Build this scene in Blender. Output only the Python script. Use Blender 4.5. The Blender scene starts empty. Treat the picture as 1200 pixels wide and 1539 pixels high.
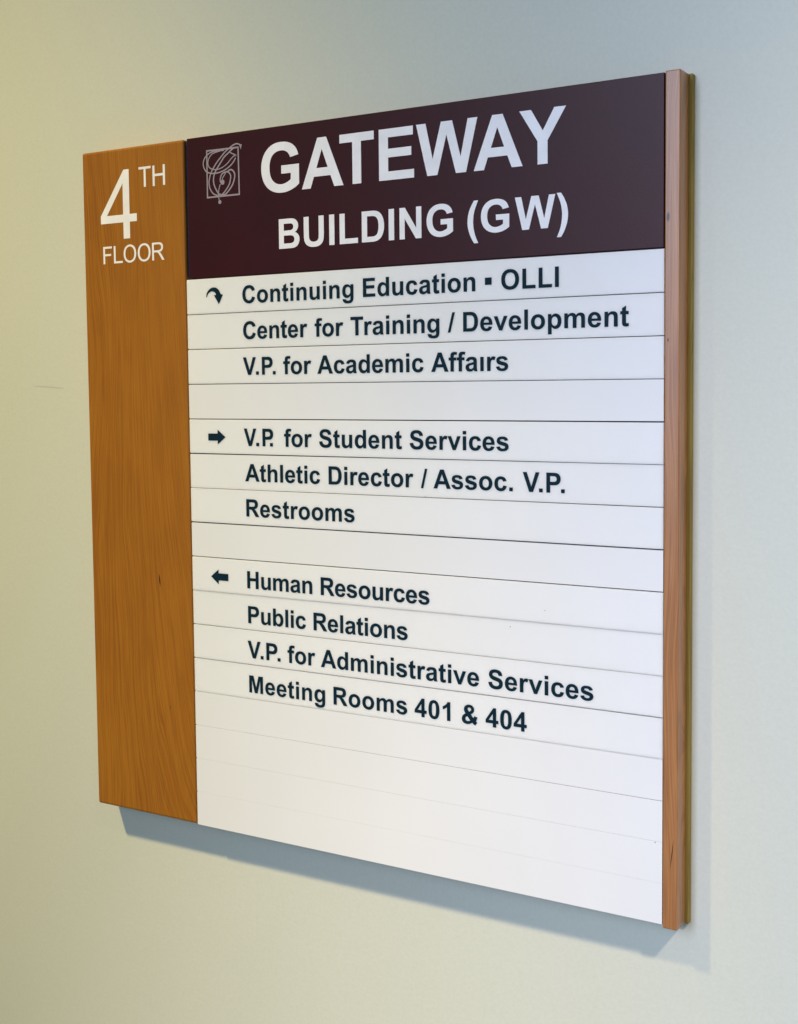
import bpy, bmesh, math, re
from mathutils import Vector, Matrix
from mathutils.geometry import tessellate_polygon

IN = 0.0254                       # the sign is laid out in inches
BASE = 1.25                       # height of the sign's lower edge above the floor (m)
WALL = 0.75                       # inches from the sign's face back to the wall

def W(x, y, z=0.0):
    """sign inches (x right, y up, z out of the wall) -> world metres"""
    return Vector((x * IN, -z * IN, BASE + y * IN))

# ------------------------------------------------------------------ camera
sc = bpy.context.scene
cam = bpy.data.cameras.new("camera")
co = bpy.data.objects.new("camera", cam)
sc.collection.objects.link(co)
sc.camera = co
RT = [(0.85450016, 0.02576222, -0.5188119),
      (-0.00992026, -0.99777792, -0.06588484),
      (-0.51935639, 0.06144535, -0.85234582)]
def cv(col):                       # camera axis (sign frame) -> world axis
    x, y, z = RT[0][col], RT[1][col], RT[2][col]
    return Vector((x, -z, y))
rx, ry, rz = cv(0), -cv(1), -cv(2)
m = Matrix((rx, ry, rz)).transposed().to_4x4()
m.translation = W(24.73709151, 12.90756625, 28.94521434)
co.matrix_world = m
cam.sensor_fit = 'HORIZONTAL'
cam.sensor_width = 36.0
cam.lens = 36.0 * 1946.82 / 1200.0
cam.shift_x = 0.0
cam.shift_y = -(769.5 - 707.88) / 1200.0
cam.clip_start = 0.01
cam.clip_end = 50

# ------------------------------------------------------------------ light
world = bpy.data.worlds.new("World")
sc.world = world
world.use_nodes = True
bg = world.node_tree.nodes["Background"]
bg.inputs[0].default_value = (0.70, 0.97, 0.95, 1)
bg.inputs[1].default_value = 0.17

def aim(o, target):
    d = target - o.location
    o.rotation_euler = d.to_track_quat('-Z', 'Y').to_euler()

def spot(name, loc, target, energy, color, size, blend, radius):
    l = bpy.data.lights.new(name, 'SPOT')
    l.energy = energy; l.color = color
    l.spot_size = math.radians(size); l.spot_blend = blend
    l.shadow_soft_size = radius
    o = bpy.data.objects.new(name, l)
    o.location = loc
    sc.collection.objects.link(o)
    aim(o, target)
    return o

# warm ceiling downlight to the left of the sign, neutral one to the right
E_WARM, E_NEUTRAL, E_WINDOW = 900, 580, 24
spot("ceiling_spot_warm", W(-56, 145, 88), W(-6, 4, -1), E_WARM, (1.0, 0.80, 0.36), 15.8, 1.0, 0.12)
spot("ceiling_spot_neutral", W(114, 137, 88), W(21, 2, -1), E_NEUTRAL, (1.0, 0.84, 0.74), 12.5, 1.0, 0.12)

# daylight from the window in the wall opposite
al = bpy.data.lights.new("window_daylight", 'AREA')
al.shape = 'RECTANGLE'; al.size = 2.0; al.size_y = 1.9
al.spread = math.radians(58)
al.energy = E_WINDOW; al.color = (0.62, 0.715, 0.98)
ao = bpy.data.objects.new("window_daylight", al)
ao.location = W(20, 36, 104)
sc.collection.objects.link(ao)
aim(ao, W(63, 0, -1))

sc.view_settings.view_transform = 'Standard'
sc.view_settings.look = 'None'
sc.view_settings.exposure = 0
sc.view_settings.gamma = 1
sc.render.film_transparent = False

# ------------------------------------------------------------------ materials
def mat(name):
    m = bpy.data.materials.new(name); m.use_nodes = True
    nt = m.node_tree; b = nt.nodes["Principled BSDF"]
    return m, nt, b

def N(nt, t, **kw):
    n = nt.nodes.new(t)
    for k, v in kw.items(): setattr(n, k, v)
    return n

def coords(nt, scale=(1, 1, 1), loc=(0, 0, 0), rot=(0, 0, 0)):
    tc = N(nt, 'ShaderNodeTexCoord'); mp = N(nt, 'ShaderNodeMapping')
    mp.inputs['Scale'].default_value = scale; mp.inputs['Location'].default_value = loc
    mp.inputs['Rotation'].default_value = rot
    nt.links.new(tc.outputs['Object'], mp.inputs['Vector'])
    return mp.outputs[0]

def noise(nt, vec, scale, detail=3, rough=0.5, dist=0):
    n = N(nt, 'ShaderNodeTexNoise')
    n.inputs['Scale'].default_value = scale; n.inputs['Detail'].default_value = detail
    n.inputs['Roughness'].default_value = rough; n.inputs['Distortion'].default_value = dist
    nt.links.new(vec, n.inputs['Vector'])
    return n

def ramp(nt, fac, stops):
    r = N(nt, 'ShaderNodeValToRGB')
    el = r.color_ramp.elements
    while len(el) > 1: el.remove(el[-1])
    el[0].position, el[0].color = stops[0][0], (*stops[0][1], 1)
    for p, c in stops[1:]:
        e = el.new(p); e.color = (*c, 1)
    nt.links.new(fac, r.inputs[0])
    return r.outputs[0]

def mixc(nt, fac, a, b, mode='MIX'):
    n = N(nt, 'ShaderNodeMix', data_type='RGBA', blend_type=mode)
    for sock, v in ((n.inputs[0], fac), (n.inputs[6], a), (n.inputs[7], b)):
        if isinstance(v, (int, float)): sock.default_value = v
        elif isinstance(v, tuple): sock.default_value = (*v, 1)
        else: nt.links.new(v, sock)
    return n.outputs[2]

def bump(nt, b, h, strength, dist):
    n = N(nt, 'ShaderNodeBump')
    n.inputs['Strength'].default_value = strength; n.inputs['Distance'].default_value = dist
    nt.links.new(h, n.inputs['Height']); nt.links.new(n.outputs[0], b.inputs['Normal'])

# painted wall: cream paint rolled on, very faint mottling
WALLM, nt, b = mat("cream_wall_paint")
v = coords(nt)
big = noise(nt, v, 3.5, 4, 0.55)
fine = noise(nt, v, 420, 3, 0.6)
mid = noise(nt, v, 60, 3, 0.6)
c = ramp(nt, big.outputs[0], [(0.3, (0.605, 0.612, 0.53)), (0.7, (0.635, 0.642, 0.56))])
c = mixc(nt, 0.28, c, ramp(nt, fine.outputs['Color'], [(0.3, (0.55, 0.555, 0.485)), (0.7, (0.70, 0.705, 0.61))]))
nt.links.new(c, b.inputs['Base Color'])
b.inputs['Roughness'].default_value = 0.62
b.inputs['Specular IOR Level'].default_value = 0.3
ad = N(nt, 'ShaderNodeMath', operation='ADD'); nt.links.new(fine.outputs[0], ad.inputs[0]); nt.links.new(mid.outputs[0], ad.inputs[1])
bump(nt, b, ad.outputs[0], 0.16, 0.0005)

SCUFF, nt, b = mat("wall_scuff")
b.inputs['Base Color'].default_value = (0.565, 0.57, 0.495, 1); b.inputs['Roughness'].default_value = 0.8

def wood(name, light, mid_, dark, knots, seed, coat, rough, cath=1.0, sweep=0.0):
    """cherry: long vertical grain, slanting cathedral figure, small dark gum marks"""
    M, nt, b = mat(name)
    v0 = coords(nt, (1 / IN, 1 / IN, 1 / IN))                      # inches, z = height
    dark2 = tuple(q * 0.82 for q in dark)
    # slow waver of the grain
    tc = N(nt, 'ShaderNodeMapping'); tc.inputs['Scale'].default_value = (0.55, 0.55, 0.10)
    tc.inputs['Location'].default_value = (seed, seed * 0.7, seed * 1.3)
    nt.links.new(v0, tc.inputs['Vector'])
    warp = noise(nt, tc.outputs[0], 1.0, 2, 0.5)
    sx = N(nt, 'ShaderNodeSeparateXYZ'); nt.links.new(v0, sx.inputs[0])
    def mth(op, a, c_, d=None):
        n = N(nt, 'ShaderNodeMath', operation=op)
        for i, q in enumerate((a, c_) if d is None else (a, c_, d)):
            if isinstance(q, (int, float)): n.inputs[i].default_value = q
            else: nt.links.new(q, n.inputs[i])
        return n.outputs[0]
    # growth rings cut at a slant: straight on the left, sweeping to the right edge further down
    w = mth('ADD', mth('MULTIPLY', sx.outputs[0], 0.25), 1.0)        # 0 at the left edge, 1 at the right
    w = mth('POWER', mth('MINIMUM', mth('MAXIMUM', w, 0.0), 1.5), 2.8)
    u = mth('ADD', sx.outputs[0], mth('MULTIPLY', mth('MULTIPLY', sx.outputs[2], sweep), w))
    u = mth('ADD', u, mth('MULTIPLY', mth('SUBTRACT', warp.outputs[0], 0.5), 2.1 * cath))
    cb = N(nt, 'ShaderNodeCombineXYZ'); nt.links.new(u, cb.inputs[0])
    nt.links.new(mth('MULTIPLY', sx.outputs[2], 0.012), cb.inputs[2])
    rings = noise(nt, cb.outputs[0], 3.0, 4, 0.62)
    # short pores and fibre streaks
    mp = N(nt, 'ShaderNodeMapping'); mp.inputs['Scale'].default_value = (14, 14, 0.55)
    nt.links.new(v0, mp.inputs['Vector'])
    fib = noise(nt, mp.outputs[0], 1.6, 4, 0.65)
    mp2 = N(nt, 'ShaderNodeMapping'); mp2.inputs['Scale'].default_value = (0.5, 0.5, 0.22)
    nt.links.new(v0, mp2.inputs['Vector'])
    cloud = noise(nt, mp2.outputs[0], 1.5, 3, 0.5)
    col = ramp(nt, rings.outputs[0], [(0.28, mid_), (0.34, light), (0.395, dark), (0.43, light), (0.475, mid_), (0.50, dark2), (0.53, light), (0.585, dark), (0.63, light), (0.70, mid_)])
    col = mixc(nt, 0.38, col, ramp(nt, fib.outputs[0], [(0.3, dark), (0.55, mid_), (0.75, light)]))
    col = mixc(nt, 0.25, col, ramp(nt, cloud.outputs[0], [(0.3, dark), (0.7, light)]))
    for kx, kz, ax, az, tilt in knots:
        dx = mth('SUBTRACT', sx.outputs[0], kx); dz = mth('SUBTRACT', sx.outputs[2], kz)
        dx = mth('ADD', dx, mth('MULTIPLY', dz, tilt))
        q = mth('ADD', mth('POWER', mth('ABSOLUTE', mth('DIVIDE', dx, ax), 0), 2), mth('POWER', mth('ABSOLUTE', mth('DIVIDE', dz, az), 0), 2))
        f = mth('SUBTRACT', 1.25, q)
        n = nt.nodes.new('ShaderNodeClamp'); nt.links.new(f, n.inputs[0])
        col = mixc(nt, n.outputs[0], col, (0.035, 0.014, 0.008))
    nt.links.new(col, b.inputs['Base Color'])
    b.inputs['Roughness'].default_value = rough
    b.inputs['Specular IOR Level'].default_value = 0.22
    b.inputs['Coat Weight'].default_value = coat
    b.inputs['Coat Roughness'].default_value = 0.24
    b.inputs['Coat IOR'].default_value = 1.5
    bump(nt, b, fib.outputs[0], 0.25, 0.0003)
    return M

# object space of each part = the sign's own space (origin at the sign's base)
WOOD = wood("cherry_wood", (0.42, 0.165, 0.012), (0.36, 0.13, 0.009), (0.235, 0.072, 0.006),
            [(-1.26, 7.2, 0.028, 0.19, 0.12), (-0.95, 3.4, 0.012, 0.05, 0)], 3.1, 0.0, 0.5, 1.0, 0.7)
RAILW = wood("cherry_rail_wood", (0.46, 0.21, 0.075), (0.39, 0.165, 0.055), (0.26, 0.098, 0.032),
             [(14.43, 16.72, 0.042, 0.12, 0), (14.58, 1.75, 0.012, 0.35, -0.12), (14.44, 13.9, 0.02, 0.05, 0)], 11.7, 0.65, 0.42, 0.7)
BACKW = wood("backing_edge_wood", (0.34, 0.25, 0.065), (0.29, 0.21, 0.05), (0.20, 0.14, 0.035), [], 7.0, 0.0, 0.6, 0.5)

HEAD, nt, b = mat("maroon_acrylic")
v = coords(nt)
c = ramp(nt, noise(nt, v, 30, 3).outputs[0], [(0.3, (0.030, 0.001, 0.003)), (0.7, (0.035, 0.0014, 0.0038))])
nt.links.new(c, b.inputs['Base Color'])
b.inputs['Roughness'].default_value = 0.42
b.inputs['Specular IOR Level'].default_value = 0.25
bump(nt, b, noise(nt, v, 900, 2).outputs[0], 0.2, 0.0002)

def slat_mat(name, sss):
    M, nt, b = mat(name)
    v = coords(nt)
    c = ramp(nt, noise(nt, v, 9, 4).outputs[0], [(0.3, (0.775+sss*.062, 0.765+sss*.062, 0.78+sss*.062)), (0.7, (0.805+sss*.062, 0.795+sss*.062, 0.81+sss*.062))])
    nt.links.new(c, b.inputs['Base Color'])
    b.inputs['Roughness'].default_value = 0.5
    b.inputs['Specular IOR Level'].default_value = 0.35
    b.inputs['Subsurface Weight'].default_value = sss
    b.inputs['Subsurface Radius'].default_value = (1.0, 1.0, 1.0)
    b.inputs['Subsurface Scale'].default_value = 0.0032
    bump(nt, b, noise(nt, v, 700, 2).outputs[0], 0.15, 0.0002)
    return M
WHITE = slat_mat("white_matte_acrylic", 1.0)
BLANK = slat_mat("white_blank_acrylic", 0.0)

def plain(name, col, rough=0.5, spec=0.5, scale=80, var=0.06):
    M, nt, b = mat(name)
    v = coords(nt)
    a = tuple(x * (1 - var) for x in col); d = tuple(min(1, x * (1 + var)) for x in col)
    nt.links.new(ramp(nt, noise(nt, v, scale, 3).outputs[0], [(0.3, a), (0.7, d)]), b.inputs['Base Color'])
    b.inputs['Roughness'].default_value = rough; b.inputs['Specular IOR Level'].default_value = spec
    return M
NAVY = plain("navy_vinyl", (0.0025, 0.019, 0.034), 0.55, 0.10)
VINYL = plain("white_vinyl", (0.87, 0.85, 0.89), 0.5, 0.4)
CREAM = plain("cream_vinyl", (0.88, 0.86, 0.88), 0.5, 0.4)
SILVER = plain("taupe_print", (0.32, 0.27, 0.31), 0.5, 0.4)
CORE = plain("dark_carrier", (0.022, 0.040, 0.085), 0.7, 0.2)
SPECK = plain("grey_speck", (0.10, 0.11, 0.13), 0.7, 0.2)

# ------------------------------------------------------------------ mesh helpers
def new_obj(name, bm, material, parent=None, label=None):
    me = bpy.data.meshes.new(name)
    bmesh.ops.recalc_face_normals(bm, faces=bm.faces)
    bm.to_mesh(me); bm.free()
    me.materials.append(material)
    o = bpy.data.objects.new(name, me)
    sc.collection.objects.link(o)
    if parent: o.parent = parent
    if label: o['label'] = label
    return o

def P(x, y, z):                    # inches in the sign -> local metres
    return (x * IN, -z * IN, y * IN)

def prism(bm, loops, z0, z1):
    """extrude a polygon with holes (sign plane, inches) from depth z0 to z1"""
    vl = [[Vector((x, y, 0)) for x, y in lp] for lp in loops]
    tris = tessellate_polygon(vl)
    flat = [p for lp in loops for p in lp]
    a = [bm.verts.new(P(x, y, z1)) for x, y in flat]
    b_ = [bm.verts.new(P(x, y, z0)) for x, y in flat]
    for t in tris:
        try: bm.faces.new([a[i] for i in t])
        except ValueError: pass
        try: bm.faces.new([b_[i] for i in reversed(t)])
        except ValueError: pass
    k = 0
    for lp in loops:
        n = len(lp)
        for i in range(n):
            j = (i + 1) % n
            try: bm.faces.new((a[k + i], a[k + j], b_[k + j], b_[k + i]))
            except ValueError: pass
        k += n

def box(x0, x1, y0, y1, z0, z1, bev=0.0, seg=2):
    bm = bmesh.new()
    bmesh.ops.create_cube(bm, size=1)
    for v_ in bm.verts:
        v_.co = Vector(P(x0 if v_.co.x < 0 else x1, y0 if v_.co.z < 0 else y1, z1 if v_.co.y < 0 else z0))
    if bev:
        bmesh.ops.bevel(bm, geom=list(bm.edges), offset=bev * IN, segments=seg, profile=0.5, affect='EDGES')
    return bm

# ------------------------------------------------------------------ lettering: own outlines, quadratic curves on a 2048 grid
B = {}
B['A'] = (1479, "M1471 0H1149L1021 333H435L314 0H0L571 1466H884ZM926 580L724 1124L526 580Z")
B['B'] = (1479, "M150 1466H736Q910 1466 995.5 1451.5Q1081 1437 1148.5 1391Q1216 1345 1261 1268.5Q1306 1192 1306 1097Q1306 994 1250.5 908Q1195 822 1100 779Q1234 740 1306 646Q1378 552 1378 425Q1378 325 1331.5 230.5Q1285 136 1204.5 79.5Q1124 23 1006 10Q932 2 649 0H150ZM446 1222V883H640Q813 883 855 888Q931 897 974.5 940.5Q1018 984 1018 1055Q1018 1123 980.5 1165.5Q943 1208 869 1217Q825 1222 616 1222ZM446 639V247H720Q880 247 923 256Q989 268 1030.5 314.5Q1072 361 1072 439Q1072 505 1040 551Q1008 597 947.5 618Q887 639 685 639Z")
B['C'] = (1479, "M1087 539L1374 448Q1308 208 1154.5 91.5Q1001 -25 765 -25Q473 -25 285 174.5Q97 374 97 720Q97 1086 286 1288.5Q475 1491 783 1491Q1052 1491 1220 1332Q1320 1238 1370 1062L1077 992Q1051 1106 968.5 1172Q886 1238 768 1238Q605 1238 503.5 1121Q402 1004 402 742Q402 464 502 346Q602 228 762 228Q880 228 965 303Q1050 378 1087 539Z")
B['D'] = (1479, "M148 1466H689Q872 1466 968 1438Q1097 1400 1189 1303Q1281 1206 1329 1065.5Q1377 925 1377 719Q1377 538 1332 407Q1277 247 1175 148Q1098 73 967 31Q869 0 705 0H148ZM444 1218V247H665Q789 247 844 261Q916 279 963.5 322Q1011 365 1041 463.5Q1071 562 1071 732Q1071 902 1041 993Q1011 1084 957 1135Q903 1186 820 1204Q758 1218 577 1218Z")
B['E'] = (1366, "M149 0V1466H1236V1218H445V893H1181V646H445V247H1264V0Z")
B['G'] = (1593, "M831 539V786H1469V202Q1376 112 1199.5 43.5Q1023 -25 842 -25Q612 -25 441 71.5Q270 168 184 347.5Q98 527 98 738Q98 967 194 1145Q290 1323 475 1418Q616 1491 826 1491Q1099 1491 1252.5 1376.5Q1406 1262 1450 1060L1156 1005Q1125 1113 1039.5 1175.5Q954 1238 826 1238Q632 1238 517.5 1115Q403 992 403 750Q403 489 519 358.5Q635 228 823 228Q916 228 1009.5 264.5Q1103 301 1170 353V539Z")
B['H'] = (1479, "M150 0V1466H446V889H1026V1466H1322V0H1026V641H446V0Z")
B['I'] = (569, "M140 0V1466H436V0Z")
B['L'] = (1251, "M157 0V1454H453V247H1189V0Z")
B['M'] = (1706, "M145 0V1466H588L854 466L1117 1466H1561V0H1286V1154L995 0H710L420 1154V0Z")
B['N'] = (1479, "M151 0V1466H439L1039 487V1466H1314V0H1017L426 956V0Z")
B['O'] = (1593, "M88 724Q88 948 155 1100Q205 1212 291.5 1301Q378 1390 481 1433Q618 1491 797 1491Q1121 1491 1315.5 1290Q1510 1089 1510 731Q1510 376 1317 175.5Q1124 -25 801 -25Q474 -25 281 174.5Q88 374 88 724ZM393 734Q393 485 508 356.5Q623 228 800 228Q977 228 1090.5 355.5Q1204 483 1204 738Q1204 990 1093.5 1114Q983 1238 800 1238Q617 1238 505 1112.5Q393 987 393 734Z")
B['P'] = (1366, "M149 0V1466H624Q894 1466 976 1444Q1102 1411 1187 1300.5Q1272 1190 1272 1015Q1272 880 1223 788Q1174 696 1098.5 643.5Q1023 591 945 574Q839 553 638 553H445V0ZM445 1218V802H607Q782 802 841 825Q900 848 933.5 897Q967 946 967 1011Q967 1091 920 1143Q873 1195 801 1208Q748 1218 588 1218Z")
B['R'] = (1479, "M150 0V1466H773Q1008 1466 1114.5 1426.5Q1221 1387 1285 1286Q1349 1185 1349 1055Q1349 890 1252 782.5Q1155 675 962 647Q1058 591 1120.5 524Q1183 457 1289 286L1468 0H1114L900 319Q786 490 744 534.5Q702 579 655 595.5Q608 612 506 612H446V0ZM446 846H665Q878 846 931 864Q984 882 1014 926Q1044 970 1044 1036Q1044 1110 1004.5 1155.5Q965 1201 893 1213Q857 1218 677 1218H446Z")
B['S'] = (1366, "M74 477L362 505Q388 360 467.5 292Q547 224 682 224Q825 224 897.5 284.5Q970 345 970 426Q970 478 939.5 514.5Q909 551 833 578Q781 596 596 642Q358 701 262 787Q127 908 127 1082Q127 1194 190.5 1291.5Q254 1389 373.5 1440Q493 1491 662 1491Q938 1491 1077.5 1370Q1217 1249 1224 1047L928 1034Q909 1147 846.5 1196.5Q784 1246 659 1246Q530 1246 457 1193Q410 1159 410 1102Q410 1050 454 1013Q510 966 726 915Q942 864 1045.5 809.5Q1149 755 1207.5 660.5Q1266 566 1266 427Q1266 301 1196 191Q1126 81 998 27.5Q870 -26 679 -26Q401 -26 252 102.5Q103 231 74 477Z")
B['T'] = (1251, "M478 0V1218H43V1466H1208V1218H774V0Z")
B['U'] = (1479, "M147 1466H443V672Q443 483 454 427Q473 337 544.5 282.5Q616 228 740 228Q866 228 930 279.5Q994 331 1007 406Q1020 481 1020 655V1466H1316V696Q1316 432 1292 323Q1268 214 1203.5 139Q1139 64 1031 19.5Q923 -25 749 -25Q539 -25 430.5 23.5Q322 72 259 149.5Q196 227 176 312Q147 438 147 684Z")
B['V'] = (1366, "M525 0L1 1466H322L693 381L1052 1466H1366L841 0Z")
B['W'] = (1933, "M362 0L12 1466H315L536 459L804 1466H1156L1413 442L1638 1466H1936L1580 0H1266L974 1096L683 0Z")
B['Y'] = (1366, "M535 0V617L-2 1466H345L690 886L1028 1466H1369L830 615V0Z")
B['a'] = (1139, "M357 738L102 784Q145 938 250 1012Q355 1086 562 1086Q750 1086 842 1041.5Q934 997 971.5 928.5Q1009 860 1009 677L1006 349Q1006 209 1019.5 142.5Q1033 76 1070 0H792Q781 28 765 83Q758 108 755 116Q683 46 601 11Q519 -24 426 -24Q262 -24 167.5 65Q73 154 73 290Q73 380 116 450.5Q159 521 236.5 558.5Q314 596 460 624Q657 661 733 693V721Q733 802 693 836.5Q653 871 542 871Q467 871 425 841.5Q383 812 357 738ZM733 510Q679 492 562 467Q445 442 409 418Q354 379 354 319Q354 260 398 217Q442 174 510 174Q586 174 655 224Q706 262 722 317Q733 353 733 454Z")
B['b'] = (1251, "M135 0V1466H416V938Q546 1086 724 1086Q918 1086 1045 945.5Q1172 805 1172 542Q1172 270 1042.5 123Q913 -24 728 -24Q637 -24 548.5 21.5Q460 67 396 156V0ZM414 554Q414 389 466 310Q539 198 660 198Q753 198 818.5 277.5Q884 357 884 528Q884 710 818 790.5Q752 871 649 871Q548 871 481 792.5Q414 714 414 554Z")
B['c'] = (1139, "M1073 748L796 698Q782 781 732.5 823Q683 865 604 865Q499 865 436.5 792.5Q374 720 374 550Q374 361 437.5 283Q501 205 608 205Q688 205 739 250.5Q790 296 811 407L1087 360Q1044 170 922 73Q800 -24 595 -24Q362 -24 223.5 123Q85 270 85 530Q85 793 224 939.5Q363 1086 600 1086Q794 1086 908.5 1002.5Q1023 919 1073 748Z")
B['d'] = (1251, "M1121 0H860V156Q795 65 706.5 20.5Q618 -24 528 -24Q345 -24 214.5 123.5Q84 271 84 535Q84 805 211 945.5Q338 1086 532 1086Q710 1086 840 938V1466H1121ZM371 554Q371 384 418 308Q486 198 608 198Q705 198 773 280.5Q841 363 841 527Q841 710 775 790.5Q709 871 606 871Q506 871 438.5 791.5Q371 712 371 554Z")
B['e'] = (1139, "M762 338L1042 291Q988 137 871.5 56.5Q755 -24 580 -24Q303 -24 170 157Q65 302 65 523Q65 787 203 936.5Q341 1086 552 1086Q789 1086 926 929.5Q1063 773 1057 450H353Q356 325 421 255.5Q486 186 583 186Q649 186 694 222Q739 258 762 338ZM778 622Q775 744 715 807.5Q655 871 569 871Q477 871 417 804Q357 737 358 622Z")
B['f'] = (682, "M24 1062H180V1142Q180 1276 208.5 1342Q237 1408 313.5 1449.5Q390 1491 507 1491Q627 1491 742 1455L704 1259Q637 1275 575 1275Q514 1275 487.5 1246.5Q461 1218 461 1137V1062H671V841H461V0H180V841H24Z")
B['g'] = (1251, "M121 -70L442 -109Q450 -165 479 -186Q519 -216 605 -216Q715 -216 770 -183Q807 -161 826 -112Q839 -77 839 17V172Q713 0 521 0Q307 0 182 181Q84 324 84 537Q84 804 212.5 945Q341 1086 532 1086Q729 1086 857 913V1062H1120V109Q1120 -79 1089 -172Q1058 -265 1002 -318Q946 -371 852.5 -401Q759 -431 616 -431Q346 -431 233 -338.5Q120 -246 120 -104Q120 -90 121 -70ZM372 553Q372 384 437.5 305.5Q503 227 599 227Q702 227 773 307.5Q844 388 844 546Q844 711 776 791Q708 871 604 871Q503 871 437.5 792.5Q372 714 372 553Z")
B['h'] = (1251, "M426 1466V927Q562 1086 751 1086Q848 1086 926 1050Q1004 1014 1043.5 958Q1083 902 1097.5 834Q1112 766 1112 623V0H831V561Q831 728 815 773Q799 818 758.5 844.5Q718 871 657 871Q587 871 532 837Q477 803 451.5 734.5Q426 666 426 532V0H145V1466Z")
B['i'] = (569, "M147 1206V1466H428V1206ZM147 0V1062H428V0Z")
B['\u0131'] = (569, "M147 0V1062H428V0Z")
B['l'] = (569, "M147 0V1466H428V0Z")
B['m'] = (1821, "M126 1062H385V917Q524 1086 716 1086Q818 1086 893 1044Q968 1002 1016 917Q1086 1002 1167 1044Q1248 1086 1340 1086Q1457 1086 1538 1038.5Q1619 991 1659 899Q1688 831 1688 679V0H1407V607Q1407 765 1378 811Q1339 871 1258 871Q1199 871 1147 835Q1095 799 1072 729.5Q1049 660 1049 510V0H768V582Q768 737 753 782Q738 827 706.5 849Q675 871 621 871Q556 871 504 836Q452 801 429.5 735Q407 669 407 516V0H126Z")
B['n'] = (1251, "M1114 0H833V542Q833 714 815 764.5Q797 815 756.5 843Q716 871 659 871Q586 871 528 831Q470 791 448.5 725Q427 659 427 481V0H146V1062H407V906Q546 1086 757 1086Q850 1086 927 1052.5Q1004 1019 1043.5 967Q1083 915 1098.5 849Q1114 783 1114 660Z")
B['o'] = (1251, "M82 546Q82 686 151 817Q220 948 346.5 1017Q473 1086 629 1086Q870 1086 1024 929.5Q1178 773 1178 534Q1178 293 1022.5 134.5Q867 -24 631 -24Q485 -24 352.5 42Q220 108 151 235.5Q82 363 82 546ZM370 531Q370 373 445 289Q520 205 630 205Q740 205 814.5 289Q889 373 889 533Q889 689 814.5 773Q740 857 630 857Q520 857 445 773Q370 689 370 531Z")
B['p'] = (1251, "M139 1062H401V906Q452 986 539 1036Q626 1086 732 1086Q917 1086 1046 941Q1175 796 1175 537Q1175 271 1045 123.5Q915 -24 730 -24Q642 -24 570.5 11Q499 46 420 131V-404H139ZM417 549Q417 370 488 284.5Q559 199 661 199Q759 199 824 277.5Q889 356 889 535Q889 702 822 783Q755 864 656 864Q553 864 485 784.5Q417 705 417 549Z")
B['r'] = (797, "M416 0H135V1062H396V911Q463 1018 516.5 1052Q570 1086 638 1086Q734 1086 823 1033L736 788Q665 834 604 834Q545 834 504 801.5Q463 769 439.5 684Q416 599 416 328Z")
B['s'] = (1139, "M48 303L330 346Q348 264 403 221.5Q458 179 557 179Q666 179 721 219Q758 247 758 294Q758 326 738 347Q717 367 644 384Q304 459 213 521Q87 607 87 760Q87 898 196 992Q305 1086 534 1086Q752 1086 858 1015Q964 944 1004 805L739 756Q722 818 674.5 851Q627 884 539 884Q428 884 380 853Q348 831 348 796Q348 766 376 745Q414 717 638.5 666Q863 615 952 541Q1040 466 1040 332Q1040 186 918 81Q796 -24 557 -24Q340 -24 213.5 64Q87 152 48 303Z")
B['t'] = (682, "M634 1062V838H442V410Q442 280 447.5 258.5Q453 237 472.5 223Q492 209 520 209Q559 209 633 236L657 18Q559 -24 435 -24Q359 -24 298 1.5Q237 27 208.5 67.5Q180 108 169 177Q160 226 160 375V838H31V1062H160V1273L442 1437V1062Z")
B['u'] = (1251, "M847 0V159Q789 74 694.5 25Q600 -24 495 -24Q388 -24 303 23Q218 70 180 155Q142 240 142 390V1062H423V574Q423 350 438.5 299.5Q454 249 495 219.5Q536 190 599 190Q671 190 728 229.5Q785 269 806 327.5Q827 386 827 614V1062H1108V0Z")
B['v'] = (1139, "M440 0L12 1062H307L507 520L565 339Q588 408 594 430Q608 475 624 520L826 1062H1115L693 0Z")
B['&'] = (1479, "M1404 173L1224 -60Q1085 10 963 129Q868 47 764 11Q660 -25 511 -25Q276 -25 164 100Q77 196 77 347Q77 484 159.5 593.5Q242 703 406 784Q333 871 296.5 950Q260 1029 260 1099Q260 1262 381 1376.5Q502 1491 712 1491Q914 1491 1028 1387Q1142 1283 1142 1133Q1142 1037 1085 951.5Q1028 866 854 759L1074 469Q1113 538 1141 648L1415 585Q1375 445 1345 378Q1315 311 1281 267Q1331 220 1404 173ZM712 932L795 996Q887 1067 887 1137Q887 1195 844 1235.5Q801 1276 728 1276Q657 1276 615.5 1241Q574 1206 574 1159Q574 1103 643 1018ZM554 594L800 269Q684 198 572 198Q484 198 430.5 246Q377 294 377 373Q377 436 424.5 490Q472 544 554 594Z")
B['0'] = (1139, "M563 1472Q776 1472 896 1320Q1039 1140 1039 723Q1039 307 895 125Q776 -25 563 -25Q349 -25 218 139.5Q87 304 87 726Q87 1140 231 1322Q350 1472 563 1472ZM563 1239Q512 1239 472 1206.5Q432 1174 410 1090Q381 981 381 723Q381 465 407 368.5Q433 272 472.5 240Q512 208 563 208Q614 208 654 240.5Q694 273 716 357Q745 465 745 723Q745 981 719 1077.5Q693 1174 653.5 1206.5Q614 1239 563 1239Z")
B['1'] = (1139, "M807 0H526V1059Q372 915 163 846V1101Q273 1137 402 1237.5Q531 1338 579 1472H807Z")
B['4'] = (1139, "M638 0V295H38V541L674 1472H910V542H1092V295H910V0ZM638 542V1043L301 542Z")
B['.'] = (569, "M147 0V281H428V0Z")
B['/'] = (569, "M-1 -25L362 1491H570L203 -25Z")
B['('] = (682, "M611 -431H418Q265 -200 185 49Q105 298 105 531Q105 820 204 1078Q290 1302 422 1491H614Q477 1188 425.5 975.5Q374 763 374 525Q374 361 404.5 189Q435 17 488 -138Q523 -240 611 -431Z")
L_ = {}
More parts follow.
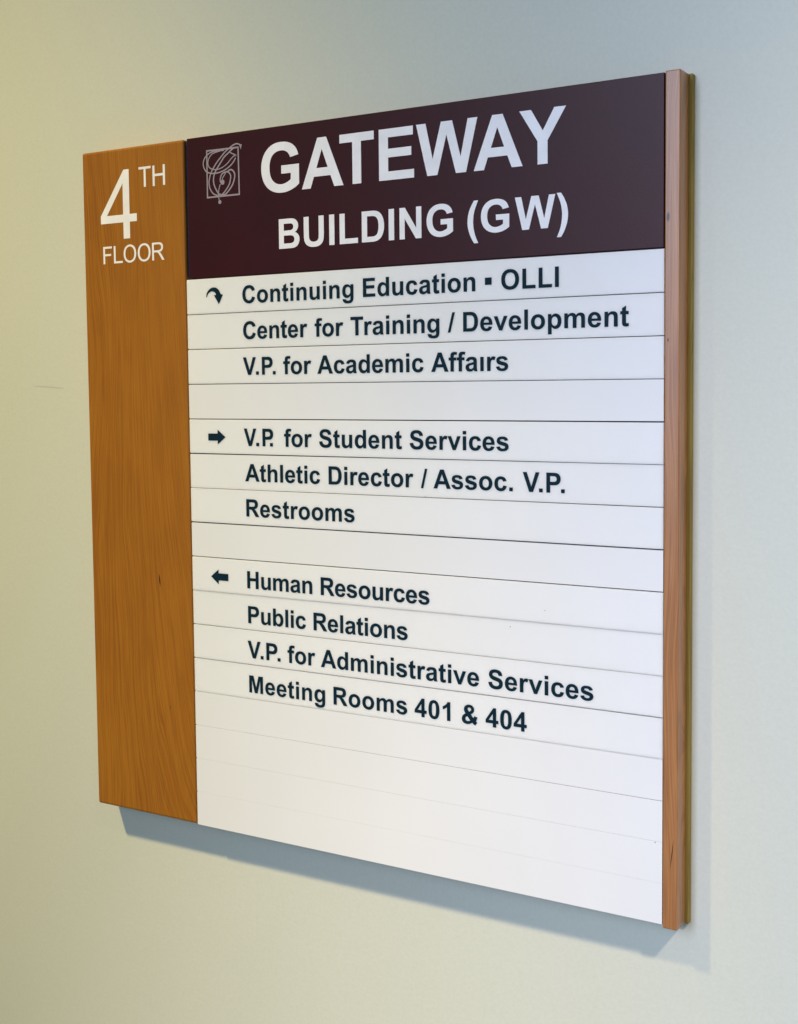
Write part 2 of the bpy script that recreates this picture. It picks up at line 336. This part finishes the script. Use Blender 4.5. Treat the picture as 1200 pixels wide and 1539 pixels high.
L_['4'] = (1139, "M662 0V351H26V516L695 1466H842V516H1040V351H842V0ZM662 516V1177L203 516Z")
L_['T'] = (1251, "M530 0V1293H47V1466H1209V1293H724V0Z")
L_['H'] = (1479, "M164 0V1466H358V864H1120V1466H1314V0H1120V691H358V0Z")
L_['F'] = (1251, "M168 0V1466H1157V1293H362V839H1050V666H362V0Z")
L_['L'] = (1139, "M150 0V1466H344V173H1066V0Z")
L_['O'] = (1593, "M99 714Q99 1079 295 1285.5Q491 1492 801 1492Q1004 1492 1167 1395Q1330 1298 1415.5 1124.5Q1501 951 1501 731Q1501 508 1411 332Q1321 156 1156 65.5Q991 -25 800 -25Q593 -25 430 75Q267 175 183 348Q99 521 99 714ZM299 711Q299 446 441.5 293.5Q584 141 799 141Q1018 141 1159.5 295Q1301 449 1301 732Q1301 911 1240.5 1044.5Q1180 1178 1063.5 1251.5Q947 1325 802 1325Q596 1325 447.5 1183.5Q299 1042 299 711Z")
L_['R'] = (1479, "M161 0V1466H811Q1007 1466 1109 1426.5Q1211 1387 1272 1287Q1333 1187 1333 1066Q1333 910 1232 803Q1131 696 920 667Q997 630 1037 594Q1122 516 1198 399L1453 0H1209L1015 305Q930 437 875 507Q820 577 776.5 605Q733 633 688 644Q655 651 580 651H355V0ZM355 819H772Q905 819 980 846.5Q1055 874 1094 934.5Q1133 995 1133 1066Q1133 1170 1057.5 1237Q982 1304 819 1304H355Z")

def outline(d, seg=4):
    loops, cur, x, y = [], [], 0, 0
    for cmd, args in re.findall(r'([MLHVQZ])([^MLHVQZ]*)', d):
        a = [float(q) for q in args.split()]
        if cmd == 'M': x, y = a; cur = [(x, y)]
        elif cmd == 'L': x, y = a; cur.append((x, y))
        elif cmd == 'H': x = a[0]; cur.append((x, y))
        elif cmd == 'V': y = a[0]; cur.append((x, y))
        elif cmd == 'Q':
            cx, cy, ex, ey = a
            for i in range(1, seg + 1):
                t = i / seg
                cur.append(((1-t)**2*x + 2*t*(1-t)*cx + t*t*ex, (1-t)**2*y + 2*t*(1-t)*cy + t*t*ey))
            x, y = ex, ey
        elif cmd == 'Z':
            if abs(cur[0][0]-cur[-1][0]) + abs(cur[0][1]-cur[-1][1]) < 0.01: cur.pop()
            loops.append(cur)
    return loops
FONT = {('b', k): (w, outline(d)) for k, (w, d) in B.items()}
w_, lp_ = FONT[('b', '(')]
FONT[('b', ')')] = (w_, [[(682 - x, y) for x, y in l][::-1] for l in lp_])
FONT.update({('r', k): (w, outline(d)) for k, (w, d) in L_.items()})
KERN = {('T','r'): -76, ('A','f'): -20, ('r','v'): 20, ('A','v'): -80, ('L','L'): 0, ('P','.'): -250, ('V','.'): -180, ('r','.'): -80, ('R','e'): 0}

def add_word(bm, text, x0, x1, base, cap, z0, z1, f='b', k=1.024):
    s = cap / 1466.0
    gl = [FONT[(f, ch)] for ch in text]
    lo = min(p[0] for lp in gl[0][1] for p in lp)
    if len(gl) == 1:
        hi = max(p[0] for lp in gl[0][1] for p in lp)
        sx = (x1 - x0) / (hi - lo); pos = [-lo]; tr = 0
    else:
        hi = max(p[0] for lp in gl[-1][1] for p in lp)
        pos = [-lo]
        for i in range(1, len(gl)):
            pos.append(pos[-1] + gl[i-1][0] + KERN.get((text[i-1], text[i]), 0))
        sx = s * k
        tr = ((x1 - x0) - (pos[-1] + hi) * sx) / (len(gl) - 1)
    for i, (w, loops) in enumerate(gl):
        ox = x0 + pos[i] * sx + tr * i
        prism(bm, [[(ox + px * sx, base + py * s) for px, py in lp] for lp in loops], z0, z1)

# ------------------------------------------------------------------ wall
def tag(o, kind=None, label=None, category=None):
    if kind: o['kind'] = kind
    if label: o['label'] = label
    if category: o['category'] = category

bm = bmesh.new()
x0, x1, z0, z1 = -3.2, 3.2, 0.0, 2.75
bmesh.ops.create_cube(bm, size=1)
for v_ in bm.verts:
    v_.co = Vector((x0 if v_.co.x < 0 else x1, WALL * IN if v_.co.y < 0 else WALL * IN + 0.12, z0 if v_.co.z < 0 else z1))
wall = new_obj("wall", bm, WALLM)
tag(wall, 'structure', "smooth cream painted wall lit yellowish on the left and bluish on the right")

bm = bmesh.new()                   # a thin scratch pressed in the paint left of the sign
pts = [(-7.09, 13.015), (-6.8, 13.0), (-6.4, 12.985), (-6.05, 12.95), (-5.78, 12.935)]
for (xa, ya), (xb, yb), t0, t1 in zip(pts, pts[1:], (0.004, 0.016, 0.018, 0.012), (0.016, 0.018, 0.012, 0.003)):
    q = [(xa, ya - t0), (xb, yb - t1), (xb, yb + t1), (xa, ya + t0)]
    bm.faces.new([bm.verts.new(W(x, y, -WALL + 0.006)) for x, y in q])
sc_o = new_obj("scratch", bm, SCUFF, wall)

# ------------------------------------------------------------------ the sign
sign = bpy.data.objects.new("directory_sign", None)
sign.empty_display_size = 0.1
sign.location = (0, 0, BASE)
sc.collection.objects.link(sign)
tag(sign, label="cherry wood directory sign with maroon header and white name strips on the wall", category="wall sign")

new_obj("backing_board", box(-3.93, 14.80, -0.10, 20.03, -WALL, -0.58, 0.02), BACKW, sign, "olive brown backing board showing along the right edge")
new_obj("strip_carrier", box(0.004, 14.345, 0.04, 19.96, -0.56, -0.11), CORE, sign)

# left wood panel with the floor number
panel = new_obj("wood_panel", box(-4.0, 0.0, 0.0, 20.0, -0.56, 0.0, 0.075, 3), WOOD, sign, "wide cherry wood panel carrying the floor number")
def letters(name, words, parent, material, z0, z1, label=None):
    bm = bmesh.new()
    for w in words: add_word(bm, *w[:5], z0, z1, *w[5:])
    return new_obj(name, bm, material, parent, label)
letters("number", [("4", -3.267, -1.829, 17.337, 2.02, 'r')], panel, CREAM, -0.006, 0.004, "large cream figure 4")
letters("lettering", [("T", -1.723, -1.252, 18.785, 0.585, 'r'), ("H", -1.184, -0.709, 18.775, 0.59, 'r')], panel, CREAM, -0.006, 0.0035, "small cream letters TH")
letters("lettering", [("F", -3.202, -2.849, 16.63, 0.515, 'r'), ("L", -2.778, -2.428, 16.63, 0.515, 'r'),
                      ("O", -2.385, -1.887, 16.63, 0.515, 'r'), ("O", -1.824, -1.326, 16.63, 0.515, 'r'),
                      ("R", -1.265, -0.797, 16.63, 0.515, 'r')], panel, CREAM, -0.006, 0.0035, "cream word FLOOR")

# right rail
rail = new_obj("side_rail", box(14.35, 14.715, -0.085, 20.03, -0.58, 0.0, 0.03, 3), RAILW, sign, "narrow cherry rail along the right side")

# header
head = new_obj("header_panel", box(0.115, 14.325, 16.03, 20.0, -0.11, -0.012, 0.012), HEAD, sign, "maroon header panel")
HZ0, HZ1 = -0.016, -0.008
letters("lettering", [("G", 2.763, 4.041, 18.22, 1.325), ("A", 4.128, 5.479, 18.225, 1.325), ("T", 5.366, 6.443, 18.225, 1.32),
                      ("E", 6.596, 7.655, 18.228, 1.315), ("W", 7.724, 9.492, 18.225, 1.32), ("A", 9.381, 10.73, 18.222, 1.32),
                      ("Y", 10.648, 11.884, 18.22, 1.322)], head, VINYL, HZ0, HZ1, "large white word GATEWAY")
letters("lettering", [("BUILDING", 3.334, 8.782, 16.678, 0.805), ("(", 9.196, 9.499, 16.678, 0.805), ("G", 9.576, 10.362, 16.678, 0.80),
                      ("W", 10.518, 11.599, 16.678, 0.80), (")", 11.637, 11.932, 16.678, 0.805)], head, VINYL, HZ0, HZ1, "white words BUILDING (GW)")

# monogram emblem: ribbons that cross inside a square frame
def smooth(pts, n=5):
    out = []
    q = [pts[0]] + pts + [pts[-1]]
    for i in range(1, len(q) - 2):
        p0, p1, p2, p3 = q[i-1:i+3]
        for j in range(n):
            t = j / n
            out.append(tuple(0.5 * (2*p1[d] + (p2[d]-p0[d])*t + (2*p0[d]-5*p1[d]+4*p2[d]-p3[d])*t*t + (3*p1[d]-p0[d]-3*p2[d]+p3[d])*t**3) for d in (0, 1)))
    out.append(pts[-1])
    return out
def ribbon(bm, pts, w, z, closed=False, sm=True):
    p = smooth(pts) if sm else pts
    n = len(p); L, Rr = [], []
    for i in range(n):
        a = p[(i-1) % n] if closed else p[max(i-1, 0)]
        c = p[(i+1) % n] if closed else p[min(i+1, n-1)]
        if closed:
            d1 = Vector((p[i][0]-a[0], p[i][1]-a[1])).normalized(); d2 = Vector((c[0]-p[i][0], c[1]-p[i][1])).normalized()
            nn = Vector((-(d1+d2).y, (d1+d2).x)).normalized()
            ww = w / max(0.4, nn.dot(Vector((-d1.y, d1.x))))
        else:
            d = Vector((c[0]-a[0], c[1]-a[1])).normalized(); nn = Vector((-d.y, d.x)); ww = w
        L.append((p[i][0]+nn.x*ww/2, p[i][1]+nn.y*ww/2)); Rr.append((p[i][0]-nn.x*ww/2, p[i][1]-nn.y*ww/2))
    top = [(bm.verts.new(P(*l, z)), bm.verts.new(P(*r, z))) for l, r in zip(L, Rr)]
    bot = [(bm.verts.new(P(*l, HZ0)), bm.verts.new(P(*r, HZ0))) for l, r in zip(L, Rr)]
    for i in range(n if closed else n-1):
        j = (i+1) % n
        bm.faces.new((top[i][0], top[j][0], top[j][1], top[i][1]))
        bm.faces.new((top[i][0], bot[i][0], bot[j][0], top[j][0]))
        bm.faces.new((top[i][1], top[j][1], bot[j][1], bot[i][1]))
def blob(bm, x, y, r, z):
    prism(bm, [[(x + r*math.cos(a*math.pi/8), y + r*math.sin(a*math.pi/8)) for a in range(16)]], HZ0, z)
E_frame = [(0.846, 19.584), (1.968, 19.572), (1.984, 18.28), (0.844, 18.279)]
E_1 = [(2.068, 19.609), (1.993, 19.658), (1.902, 19.676), (1.794, 19.649), (1.685, 19.595), (1.514, 19.499), (1.372, 19.382), (1.213, 19.241), (1.085, 19.097), (0.995, 18.973), (0.937, 18.834), (0.91, 18.715), (0.923, 18.581), (0.975, 18.468), (1.051, 18.377), (1.159, 18.325), (1.299, 18.302), (1.409, 18.347), (1.52, 18.445), (1.631, 18.579), (1.68, 18.718), (1.69, 18.813), (1.653, 18.888), (1.578, 18.937), (1.469, 18.929), (1.367, 18.879), (1.318, 18.763), (1.324, 18.678), (1.384, 18.625)]
E_2 = [(1.96, 19.573), (1.838, 19.573), (1.745, 19.535), (1.621, 19.452), (1.464, 19.349), (1.336, 19.205), (1.209, 19.061), (1.12, 18.937), (1.081, 18.821), (1.075, 18.701), (1.103, 18.59), (1.163, 18.476), (1.238, 18.373), (1.346, 18.316), (1.486, 18.322), (1.627, 18.424), (1.754, 18.568), (1.818, 18.718), (1.836, 18.824), (1.807, 18.91), (1.732, 18.976), (1.656, 18.978), (1.578, 18.937)]
E_3 = [(1.468, 19.539), (1.283, 19.552), (1.111, 19.546), (0.938, 19.509), (0.794, 19.415), (0.72, 19.289), (0.725, 19.155), (0.8, 19.027), (0.924, 18.962), (1.096, 18.934), (1.268, 18.942), (1.455, 18.984), (1.642, 19.068), (1.783, 19.174), (1.878, 19.296)]
E_4 = [(1.329, 19.536), (1.173, 19.515), (1.031, 19.475), (0.927, 19.377), (0.885, 19.261), (0.906, 19.15), (0.99, 19.076), (1.13, 19.039), (1.286, 19.042), (1.458, 19.098), (1.599, 19.18), (1.709, 19.277), (1.818, 19.349), (1.902, 19.359), (1.743, 19.428), (1.667, 19.472)]
E_5 = [(1.515, 18.913), (1.452, 18.835), (1.388, 18.757), (1.417, 18.688)]
E_t = [(1.319, 18.619), (1.273, 18.503), (1.246, 18.384), (1.251, 18.264), (1.272, 18.153)]
bm = bmesh.new()
ribbon(bm, E_frame, 0.044, -0.0115, closed=True, sm=False)
ribbon(bm, E_1, 0.038, -0.0108); ribbon(bm, E_2, 0.042, -0.0101)
ribbon(bm, E_3, 0.036, -0.0094); ribbon(bm, E_4, 0.030, -0.0087)
ribbon(bm, E_5, 0.030, -0.0080); ribbon(bm, E_t, 0.030, -0.0073)
prism(bm, [[(2.0, 19.655), (2.106, 19.64), (2.065, 19.503), (2.037, 19.577)]], HZ0, -0.0066)
blob(bm, 1.401, 18.66, 0.070, -0.0059); blob(bm, 1.29, 18.12, 0.055, -0.0059)
new_obj("emblem", bm, SILVER, head, "taupe script letter C monogram in a square frame")

# name strips: one inch slats that slide in one above the other, joints of uneven width
GAP = {0: (0.028, 0.03), 1: (.019, .021), 2: (.021, .020), 3: (.021, .016), 4: (.026, .034), 5: (.034, .012), 6: (.012, .022),
       7: (.034, .034), 8: (.026, .028), 9: (.002, .005), 10: (.021, .010), 11: (.018, .027), 12: (.001, .001),
       13: (.005, .014), 14: (.003, .005), 15: (.002, .003), 16: (0, 0)}
TXT = {
 1: [("Continuing", 2.033, 5.752), ("Education", 6.055, 9.407), ("OLLI", 10.135, 11.688)],
 2: [("Center", 2.035, 4.235), ("for", 4.481, 5.412), ("Training", 5.645, 8.361), ("/", 8.608, 8.815), ("Development", 9.053, 13.478)],
 3: [("V", 2.013, 2.466), (".", 2.468, 2.563), ("P", 2.677, 3.046), (".", 3.053, 3.149), ("for", 3.413, 4.353), ("Academic", 4.556, 7.887), ("Affa\u0131rs", 8.117, 10.317)],
 5: [("V", 2.0, 2.436), (".", 2.432, 2.532), ("P", 2.653, 3.025), (".", 2.912, 3.010), ("for", 3.401, 4.338), ("Student", 4.581, 7.21), ("Services", 7.452, 10.317)],
 6: [("Athletic", 2.015, 4.588), ("Director", 4.873, 7.549), ("/", 7.773, 7.970), ("Assoc.", 8.151, 10.426), ("V", 10.705, 11.157), (".", 11.145, 11.245), ("P", 11.344, 11.724), (".", 11.736, 11.834)],
 7: [("Restrooms", 2.039, 5.701)],
 9: [("Human", 2.027, 4.28), ("Resources", 4.566, 8.005)],
 10: [("Public", 2.036, 4.045), ("Relations", 4.306, 7.328)],
 11: [("V", 2.003, 2.458), (".", 2.459, 2.556), ("P", 2.662, 3.047), (".", 3.055, 3.155), ("for", 3.403, 4.347), ("Administrative", 4.535, 9.447), ("Services", 9.715, 12.582)],
 12: [("Meeting", 2.03, 4.655), ("Rooms", 4.938, 7.289), ("401", 7.524, 8.596), ("&", 8.939, 9.391), ("404", 9.63, 10.788)],
}
SAY = {1: "white name strip reading Continuing Education - OLLI with a curved arrow", 2: "white name strip reading Center for Training / Development",
       3: "white name strip reading V.P. for Academic Affairs", 4: "blank white strip above the right arrow",
       5: "white name strip reading V.P. for Student Services with a right arrow",
       6: "white name strip reading Athletic Director / Assoc. V.P.", 7: "white name strip reading Restrooms", 8: "blank white strip above the left arrow",
       9: "white name strip reading Human Resources with a left arrow", 10: "white name strip reading Public Relations",
       11: "white name strip reading V.P. for Administrative Services", 12: "white name strip reading Meeting Rooms 401 & 404"}
ARW = {1: [(0.732, 15.472), (0.735, 15.52), (0.752, 15.585), (0.785, 15.635), (0.822, 15.672), (0.875, 15.71), (0.933, 15.733), (1.0, 15.742), (1.067, 15.736), (1.125, 15.712), (1.174, 15.674), (1.218, 15.615), (1.255, 15.543), (1.331, 15.521),
           (1.183, 15.265), (1.015, 15.522), (1.093, 15.528), (1.078, 15.566), (1.051, 15.598), (1.018, 15.621), (0.979, 15.633), (0.932, 15.636), (0.887, 15.627), (0.842, 15.607), (0.803, 15.575), (0.77, 15.528), (0.751, 15.477)],
       5: [(0.707, 11.585), (1.052, 11.587), (1.052, 11.697), (1.332, 11.487), (1.052, 11.280), (1.052, 11.385), (0.707, 11.384)],
       9: [(1.341, 7.552), (0.985, 7.552), (0.985, 7.660), (0.712, 7.451), (0.985, 7.238), (0.985, 7.351), (1.341, 7.351)]}
SX0, SX1 = 0.012, 14.335
ZF = (-0.004, -0.008, -0.002, -0.006, -0.003, -0.009, -0.004, -0.007, -0.002, -0.006, -0.004, -0.008, -0.008, -0.008, -0.0078, -0.0078)
for k in range(1, 17):
    yt, yb = 17 - k, 16 - k
    tl, tr_ = GAP[k-1]; bl, br = GAP[k]
    if k == 1: tl, tr_ = 0, 0
    zf = ZF[k-1] - 0.006
    o1 = [(SX0, yt - tl/2 - 0.022), (SX0 + 0.022, yt - tl/2), (SX1, yt - tr_/2), (SX1, yb + br/2), (SX0 + 0.022, yb + bl/2), (SX0, yb + bl/2 + 0.022)]
    bm = bmesh.new()
    prism(bm, [o1], -0.105, zf)
    bmesh.ops.recalc_face_normals(bm, faces=bm.faces)
    bmesh.ops.dissolve_limit(bm, angle_limit=0.01, verts=list(bm.verts), edges=list(bm.edges))
    fe = [e for e in bm.edges if all(abs(v_.co.y + zf * IN) < 1e-6 for v_ in e.verts)]
    if k < 12: bmesh.ops.bevel(bm, geom=fe, offset=0.0025 * IN, segments=1, affect='EDGES')
    st = new_obj("name_strip", bm, WHITE if k in TXT else BLANK, sign, SAY.get(k))
    if k in TXT:
        bm = bmesh.new()
        for w in TXT[k]: add_word(bm, w[0], w[1], w[2], yb + (0.248 if k < 9 else 0.196), 0.492, zf - 0.002, zf + 0.007)
        if k == 1: prism(bm, [[(9.681, 15.393), (9.866, 15.393), (9.866, 15.570), (9.681, 15.570)]], zf - 0.002, zf + 0.007)
        new_obj("lettering", bm, NAVY, st)
    if k in ARW:
        bm = bmesh.new()
        prism(bm, [ARW[k]], zf - 0.002, zf + 0.007)
        new_obj("arrow", bm, NAVY, st)
    for kk, sx_, sy_, r in ((10, 10.341, 6.831, 0.013), (9, 11.30, 7.32, 0.011), (15, 14.16, 1.972, 0.014), (6, 7.9, 10.03, 0.010)):
        if kk == k:
            bm = bmesh.new()
            prism(bm, [[(sx_ + r*math.cos(a*math.pi/4), sy_ + 0.8*r*math.sin(a*math.pi/4)) for a in range(8)]], zf - 0.002, zf + 0.004)
            new_obj("speck", bm, SPECK, st)
